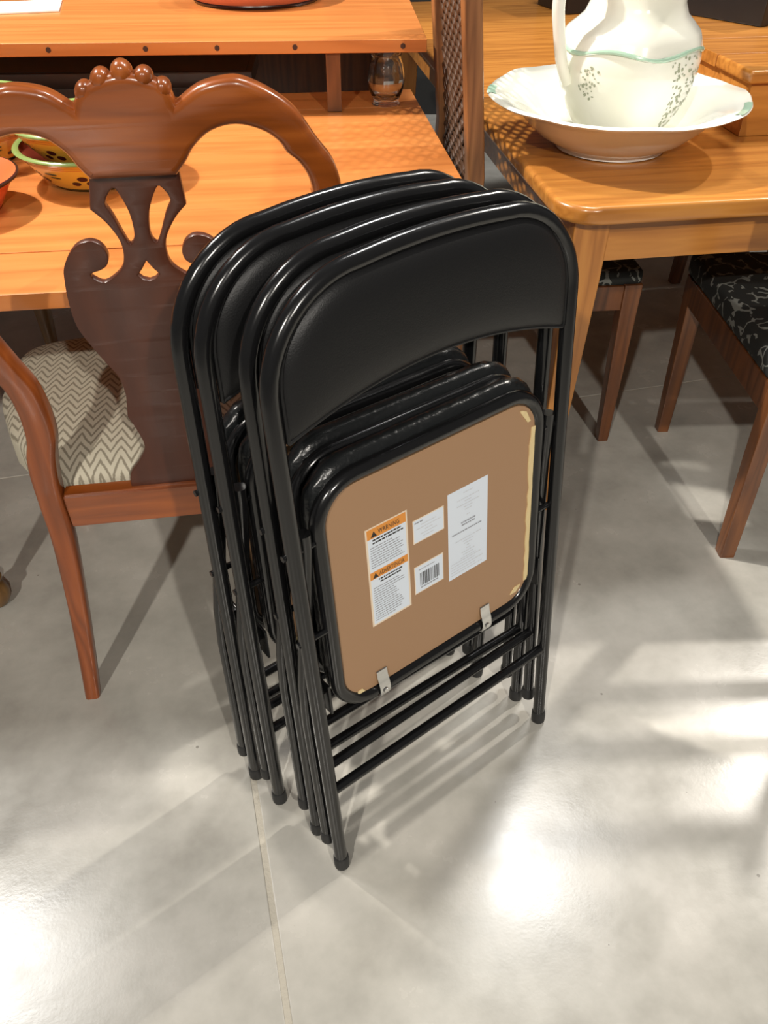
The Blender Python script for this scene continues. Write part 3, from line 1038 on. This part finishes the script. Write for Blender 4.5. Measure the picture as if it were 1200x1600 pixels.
def painted_bowl(label, loc, r, h, motif=True, seed=0, scale=1.0, rotz=0):
    t = thing('painted_bowl', label, 'bowl', loc, (0, 0, rotz), 'painted bowls on the pine table')
    def rad(q):
        return r * (0.60 + 0.40 * q ** 0.85)
    b = bmesh.new()
    N = 10
    prof = [(rad(0.10 + 0.9 * i / N), h * (0.12 + 0.80 * i / N)) for i in range(N + 1)]
    prof += [(rad(1) - 0.006, h * 0.92)]
    lathe(b, prof, 56, close_bottom=False)
    mesh('wall', b, 'yellow_glaze', t, angle=60)
    b = bmesh.new()
    lathe(b, [(rad(1) - 0.0055, h * 0.93)] + [(rad(1 - 0.85 * i / 6) - 0.0065, h * (0.93 - 0.80 * i / 6)) for i in range(1, 7)] + [(0.0001, h * 0.11)], 56, close_bottom=False)
    mesh('inside', b, 'red_clay', t, angle=60)
    b = bmesh.new()
    lathe(b, [(rad(1) - 0.006, h * 0.925), (rad(1) + 0.003, h * 0.90), (rad(1) + 0.0055, h * 0.945), (rad(1) + 0.003, h * 0.99), (rad(1) - 0.002, h), (rad(1) - 0.007, h * 0.97), (rad(1) - 0.006, h * 0.925)], 56, close_bottom=False)
    mesh('rim', b, 'green_glaze', t, angle=60)
    b = bmesh.new()
    lathe(b, [(rad(0) * 0.93, 0), (rad(0) * 0.98, 0.002), (rad(0.02), h * 0.10), (rad(0.12), h * 0.135)], 56)
    mesh('foot', b, 'dkgreen', t, angle=60)
    for q in (0.80, 0.86):
        b = bmesh.new()
        lathe(b, [(rad(q) + 0.0004, h * (0.04 + 0.88 * q)), (rad(q + 0.02) + 0.0006, h * (0.04 + 0.88 * (q + 0.02)))], 56, close_bottom=False)
        mesh('painted_band', b, 'band_orange', t)
    def blob(bm, ang, zf, ra, rz):
        q = zf
        R0 = rad(q)
        c = bm.verts.new(((R0 + 0.0016) * math.cos(ang), (R0 + 0.0016) * math.sin(ang), h * (0.04 + 0.88 * q)))
        ring = []
        for k in range(14):
            a = 2 * pi * k / 14
            qq = q + rz * math.sin(a)
            aa = ang + ra * math.cos(a)
            Rq = rad(qq) + 0.0009
            ring.append(bm.verts.new((Rq * math.cos(aa), Rq * math.sin(aa), h * (0.04 + 0.88 * qq))))
        for k in range(14):
            bm.faces.new((c, ring[k], ring[(k + 1) % 14]))
    rn = random.Random(seed)
    b = bmesh.new()
    b2 = bmesh.new()
    for m in range(7):
        a0 = m * 2 * pi / 7 + 0.2
        blob(b, a0, 0.50, 0.085, 0.085)
        blob(b, a0 - 0.14, 0.32, 0.08, 0.075)
        blob(b, a0 + 0.12, 0.33, 0.085, 0.08)
        blob(b2, a0 + 0.40, 0.62, 0.12, 0.035)
        blob(b2, a0 + 0.44, 0.50, 0.10, 0.03)
    mesh('painted_olives', b, 'olive_dark', t)['kind'] = 'stuff'
    mesh('painted_leaves', b2, 'leaf_paint', t)['kind'] = 'stuff'
    return t
painted_bowl('yellow olive-painted bowl with green rim, lower of the pair by the chair crest', (-0.560, 1.665, 0.7505), 0.137, 0.072, seed=1, rotz=0.1)
painted_bowl('yellow olive-painted bowl nested on top of another, red clay inside showing', (-0.567, 1.672, 0.7935), 0.134, 0.070, seed=2, rotz=0.6)
painted_bowl('olive-painted bowl at the left picture edge, under a second one', (-0.845, 1.80, 0.7505), 0.137, 0.072, seed=3, rotz=0.35)
painted_bowl('olive-painted bowl at the left picture edge, nested on top', (-0.850, 1.81, 0.7935), 0.134, 0.070, seed=4, rotz=0.8)

b = bmesh.new()
od = thing('orange_dish', 'bright orange glazed dish with dark rim at the left picture edge', 'dish', (-0.772, 1.490, 0.7505))
lathe(b, [(.075, 0), (.082, .004), (.098, .028), (.112, .050)], 40)
mesh('outside', b, 'orange_glaze', od, angle=60)
b = bmesh.new()
lathe(b, [(.112, .050), (.1245, .057), (.1255, .061), (.121, .062)], 40, close_bottom=False)
mesh('rim', b, 'dark_glaze', od, angle=60)
b = bmesh.new()
lathe(b, [(.121, .062), (.108, .052), (.09, .03), (.07, .010), (.0001, .007)], 40, close_bottom=False)
mesh('inside', b, 'orange_glaze', od, angle=60)

# ------------------------------------------------------------------ right table
RA = R(8.5)
rto = (0.325, 1.493, 0)
rt = thing('oak_table', 'golden oak table with rounded corner carrying the wash basin', 'table', rto, (0, 0, RA))
RW, RD = 1.5, 2.15
nb = 11
for i in range(nb):
    b = bmesh.new()
    y0, y1 = i * RD / nb, (i + 1) * RD / nb
    if i == 0:
        rc = 0.075
        ol = [(RW, 0)]
        ol = [(x, z) for x, z in [(RW, y1 - 0.0004), (0, y1 - 0.0004)]] + [(rc - rc * math.cos(R(90 * k / 10)), rc - rc * math.sin(R(90 * k / 10))) for k in range(11)] + [(RW, 0)]
        b.free()
        b = curve_plate([ol], 0.034, 0.0, 0)
        for v in b.verts:
            v.co = Vector((v.co.x, v.co.z, 0.733 + v.co.y))
        bmesh.ops.recalc_face_normals(b, faces=b.faces)
        eds = [e for e in b.edges if len(e.link_faces) == 2 and e.calc_face_angle(0) > 0.8 and abs(e.verts[0].co.z - e.verts[1].co.z) < 1e-5 and (e.verts[0].co.y + e.verts[1].co.y) / 2 < y1 - 0.01 and (e.verts[0].co.x + e.verts[1].co.x) / 2 < RW - 0.01]
        bmesh.ops.bevel(b, geom=eds, offset=0.012, segments=4, affect='EDGES', profile=0.6)
    else:
        box(b, 0, RW, y0 + 0.0004, y1 - 0.0004, 0.716, 0.75, 0)
        eds = [e for e in b.edges if abs(e.verts[0].co.x) < 1e-5 and abs(e.verts[1].co.x) < 1e-5 and abs(e.verts[0].co.z - e.verts[1].co.z) < 1e-5]
        bmesh.ops.bevel(b, geom=eds, offset=0.012, segments=4, affect='EDGES', profile=0.6)
    mesh('top_board', b, 'oak', rt, angle=35)
for (x0, x1, y0, y1) in ((.06, RW - .06, .048, .070), (.06, RW - .06, RD - .07, RD - .048), (.045, .067, .07, RD - .07), (RW - .067, RW - .045, .07, RD - .07)):
    b = bmesh.new()
    box(b, x0, x1, y0, y1, 0.628, 0.716, 0.002)
    mesh('apron', b, 'oak', rt)
for (x, y, sx, sy) in ((.075, .075, 1, 1), (.075, RD - .075, 1, -1), (RW - .075, .075, -1, 1), (RW - .075, RD - .075, -1, -1)):
    b = bmesh.new()
    loft(b, [(x - sx * .013, y - sy * .013, 0, .036, .036), (x, y, .60, .070, .070), (x, y, .716, .074, .074)], bev=0.08)
    mesh('leg', b, 'oak_z', rt)

# low wooden box-like riser on the table behind the basin
rs = thing('wooden_riser', 'low oak riser with overhanging top on the table behind the basin', 'riser', (0.77, 1.92, 0.7505), (0, 0, RA))
b = bmesh.new()
box(b, 0.015, 0.70, 0.015, 0.80, 0, 0.108, 0.002)
mesh('body', b, 'oak', rs)
for i in range(5):
    b = bmesh.new()
    box(b, 0, 0.72, i * 0.163 + 0.0003, (i + 1) * 0.163 - 0.0003, 0.108, 0.134, 0.007 if i == 0 else 0.0015, 3)
    mesh('top_board', b, 'oak', rs, angle=50)
b = bmesh.new()
box(b, 0, 0.26, 0, 0.28, 0, 0.16, 0.006)
o = tag(mesh('lacquer_box', b, 'dark_box', None), 'black lacquered box standing on the oak riser behind the pitcher', 'box')
o.location = (0.945, 2.375, 0.885)
o.rotation_euler = (0, 0, R(38))
b = bmesh.new()
box(b, 0, 0.34, 0, 0.22, 0, 0.24, 0.006)
o = tag(mesh('lacquer_box', b, 'dark_box', None), 'black box far back on the oak table, left of the pitcher neck', 'box')
o.location = (0.645, 3.37, 0.7505)
o.rotation_euler = (0, 0, R(20))

# basin and pitcher
BC = (0.482, 1.868)
bs = thing('wash_basin', 'large cream china wash basin with scalloped rim on the oak table', 'basin', (BC[0], BC[1], 0.7505))
b = bmesh.new()
prof = [(.108, 0), (.114, .002), (.114, .008), (.122, .012), (.155, .030), (.184, .055), (.205, .076), (.232, .090), (.262, .100), (.267, .104), (.262, .108), (.232, .099), (.200, .085), (.175, .062), (.145, .036), (.10, .022), (.05, .018), (.0001, .018)]
def bfn(r, z, a, i):
    k = max(0, (r - 0.19) / 0.077)
    s = math.cos(8 * a) + 0.4 * math.cos(16 * a)
    return r * (1 + 0.008 * k * s), z + 0.0016 * k * s
lathe(b, prof, 128, fn=bfn)
mesh('bowl', b, 'china', bs, angle=70)
b = bmesh.new()
def tint(bm, a0, a1):
    prev = None
    for k in range(13):
        a = a0 + (a1 - a0) * k / 12
        q = []
        for (r, z) in ((.2655, .1082), (.258, .1082), (.25, .1055)):
            rr, zz = bfn(r, z, a, 0)
            q.append(bm.verts.new((rr * math.cos(a), rr * math.sin(a), zz)))
        if prev:
            for m in range(2):
                bm.faces.new((prev[m], prev[m + 1], q[m + 1], q[m]))
        prev = q
tint(b, -0.75, -0.30)
mesh('green_tint', b, 'china_green', bs)
b = bmesh.new()
tint(b, 2.9, 3.2)
mesh('green_tint', b, 'china_green', bs)

pt = thing('water_pitcher', 'cream and pale green china pitcher standing inside the wash basin', 'pitcher', (BC[0] + .012, BC[1] + .004, 0.7745), (0, 0, 0))
b = bmesh.new()
prof = [(.078, 0), (.088, .003), (.090, .012), (.094, .022), (.112, .05), (.128, .085), (.1375, .120), (.140, .150), (.1365, .178), (.126, .200)]
lathe(b, prof, 96, fn=lambda r, z, a, i: (r * (1 + 0.010 * math.cos(8 * a) * min(1, z / .15)), z))
body = mesh('body', b, 'china', pt, angle=70)
b = bmesh.new()
prof = [(.1385, .176), (.1330, .192), (.128, .201), (.112, .213), (.098, .226), (.090, .245), (.088, .275), (.094, .31), (.108, .345), (.124, .37), (.120, .371), (.104, .345), (.088, .31), (.082, .275), (.084, .245)]
def nfn(r, z, a, i):
    k = max(0, 1 - i / 3.0)
    s = math.cos(5 * a + 0.8)
    lip = max(0, (z - .30) / .07)
    d = math.cos(a) * lip * 0.018
    return r * (1 + 0.012 * math.cos(8 * a)) + (0.002 * (1 - k)) * 0 + d + 0.0012, z - 0.012 * k * (0.5 + 0.5 * s)
lathe(b, prof, 96, fn=nfn, close_bottom=False)
mesh('neck', b, 'china', pt, angle=70)
b = bmesh.new()
pts = []
rs_ = []
for k in range(97):
    a = 2 * pi * k / 96
    s = math.cos(5 * a + 0.8)
    pts.append((0.1375 * math.cos(a), 0.1375 * math.sin(a), 0.179 - 0.012 * (0.5 + 0.5 * s)))
tube(b, pts[:-1], 0.0042, 8, closed=True)
mesh('green_band', b, 'china_green', pt)
b = bmesh.new()
hp = spline([(-.088, -.035, .300), (-.125, -.05, .325), (-.160, -.065, .300), (-.166, -.067, .25), (-.158, -.064, .20), (-.146, -.058, .15), (-.128, -.05, .11)], 6)
tube(b, [tuple(p) for p in hp], 0.012, 12, rs=[0.013 - 0.003 * abs(i / len(hp) - 0.3) for i in range(len(hp))])
mesh('handle', b, 'china', pt)
# transfer printed sprigs: small proud petals on the body
def body_r(z):
    return interp(z, [0, .012, .022, .05, .085, .12, .15, .178, .2], [.078, .09, .094, .112, .128, .1375, .140, .1365, .126]) 
b = bmesh.new()
rn = random.Random(5)
def petal(bm, a, z, ra, rz):
    def pt_(aa, zz, o_):
        r = body_r(zz) * (1 + 0.010 * math.cos(8 * aa) * min(1, zz / .15)) + o_
        return bm.verts.new((r * math.cos(aa), r * math.sin(aa), zz))
    c = pt_(a, z, 0.0016)
    ring = [pt_(a + ra * math.cos(2 * pi * k / 8), z + rz * math.sin(2 * pi * k / 8), 0.0006) for k in range(8)]
    for k in range(8):
        bm.faces.new((c, ring[k], ring[(k + 1) % 8]))
for k in range(130):
    q = rn.random()
    z = 0.035 + 0.135 * q
    a = -0.80 + (rn.random() - .5) * 0.70 * (0.55 + 0.6 * q)
    petal(b, a, z, 0.012 + rn.random() * 0.016, 0.0015 + rn.random() * 0.0022)
for k in range(40):
    q = rn.random()
    z = 0.09 + 0.065 * q
    a = -2.35 + (rn.random() - .5) * 0.34
    petal(b, a, z, 0.010 + rn.random() * 0.014, 0.0012 + rn.random() * 0.002)
sp = mesh('flower_print', b, 'sprig', pt)
sp['kind'] = 'stuff'

# ------------------------------------------------------------------ cane-back chair tucked under the oak table
CA = R(5)
cc = thing('cane_back_chair', 'brown wooden chair with dark woven cane back between the two tables', 'chair', (0.165, 1.80, 0), (0, 0, CA))
# local x = forward (to the right), local y = width
def lean(z):
    return interp(z, [0, .45, .71, 1.15], [-.02, .015, .027, -.012])
DW = 0.45
for yy in (0, DW):
    b = bmesh.new()
    loft(b, [(lean(z), yy, z, .030 if z < .05 else .036, .034 if z < .05 else .050) for z in (0, .2, .45, .6, .71, .9, 1.05, 1.15)], bev=0.18)
    mesh('stile', b, 'ash', cc)
for z0, z1 in ((1.08, 1.14), (0.60, 0.645)):
    b = bmesh.new()
    zm = (z0 + z1) / 2
    box(b, lean(zm) - .012, lean(zm) + .012, .02, DW - .02, z0, z1, 0.004)
    mesh('back_rail', b, 'ash', cc)
b = bmesh.new()
def strand(p, q, wd=0.0022):
    (ya, za), (yb, zb) = p, q
    A = Vector((lean(za), ya, za))
    B = Vector((lean(zb), yb, zb))
    tube(b, [tuple(A), tuple(B)], wd, 5, caps=False)
y0, y1, z0, z1 = .022, DW - .022, .645, 1.08
SL = 0.58
def clipline(c, sgn):
    pts = []
    for y in (y0, y1):
        z = c + sgn * SL * (y - y0)
        if z0 <= z <= z1:
            pts.append((y, z))
    for z in (z0, z1):
        y = y0 + sgn * (z - c) / SL
        if y0 < y < y1:
            pts.append((y, z))
    if len(pts) >= 2:
        strand(pts[0], pts[1], 0.0042)
c = z0 - (y1 - y0)
while c < z1 + (y1 - y0):
    clipline(c, 1)
    clipline(c, -1)
    c += 0.033
cp = mesh('cane_panel', b, 'cane', cc)
cp['kind'] = 'stuff'
b = bmesh.new()
FWD = 0.435
box(b, 0.03, FWD + .01, 0.0, DW, 0.445, 0.485, 0.014, 3)
s_ = mesh('seat_pad', b, 'floral', cc)
s_['label'] = 'dark floral fabric seat'
for (x0, x1, ya, yb) in ((.02, FWD, -.002, .022), (.02, FWD, DW - .022, DW + .002), (FWD - .022, FWD, 0, DW), (.01, .034, 0, DW)):
    b = bmesh.new()
    box(b, x0, x1, ya, yb, 0.385, 0.447, 0.003)
    mesh('seat_rail', b, 'darkwood', cc)
for yy in (0.015, DW - 0.015):
    b = bmesh.new()
    loft(b, [(FWD - .008, yy, 0, .028, .030), (FWD - .012, yy, .36, .042, .042), (FWD - .012, yy, .45, .044, .044)], bev=0.1)
    mesh('front_leg', b, 'darkwood', cc)

# ------------------------------------------------------------------ two more dining chairs with dark floral seats
def floral_chair(label, loc, rz):
    t = thing('upholstered_dining_chair', label, 'chair', loc, (0, 0, rz), 'dark floral chairs at the oak table')
    wd, dp = 0.44, 0.53
    b = bmesh.new()
    box(b, -.002, wd + .002, .02, dp + .012, .435, .490, .02, 4)
    s = mesh('seat_pad', b, 'floral', t)
    for (x0, x1, ya, yb) in ((0, .024, .02, dp), (wd - .024, wd, .02, dp), (0, wd, dp - .024, dp), (.02, wd - .02, .0, .024)):
        b = bmesh.new()
        box(b, x0, x1, ya, yb, .372, .437, .003)
        mesh('seat_rail', b, 'darkwood', t)
    for x in (.021, wd - .021):
        b = bmesh.new()
        loft(b, [(x, dp - .03, 0, .030, .030), (x, dp - .024, .36, .042, .042), (x, dp - .024, .437, .044, .044)], bev=0.1)
        mesh('front_leg', b, 'darkwood', t)
        b = bmesh.new()
        loft(b, [(x, -.0, 0, .034, .034), (x, .010, .25, .038, .040), (x, .014, .45, .040, .042), (x, -.01, .7, .036, .032), (x, -.07, .98, .030, .024)], bev=0.1)
        mesh('rear_leg', b, 'darkwood', t)
    for z in (.60, .74, .90):
        b = bmesh.new()
        yy = interp(z, [.45, .7, .98], [.014, -.01, -.07])
        box(b, .03, wd - .03, yy - .008, yy + .008, z, z + .05, .003)
        mesh('back_slat', b, 'darkwood', t)
    return t
floral_chair('wooden chair with dark floral seat at the right picture edge', (0.760, 1.395, 0), R(2))
stl = thing('wooden_stool', 'low wooden stool standing in the shade under the oak table', 'stool', (1.25, 2.68, 0), (0, 0, R(8)))
b = bmesh.new()
box(b, -.20, .20, -.20, .20, .42, .46, .012, 3)
mesh('seat', b, 'darkwood', stl)
for (x, y) in ((-.165, -.165), (.165, -.165), (-.165, .165), (.165, .165)):
    b = bmesh.new()
    loft(b, [(x * 1.08, y * 1.08, 0, .036, .036), (x, y, .42, .042, .042)], bev=0.15)
    mesh('leg', b, 'darkwood', stl)
for yy in (-.168, .168):
    b = bmesh.new()
    box(b, -.16, .16, yy - .009, yy + .009, .20, .235, .003)
    mesh('stretcher', b, 'darkwood', stl)
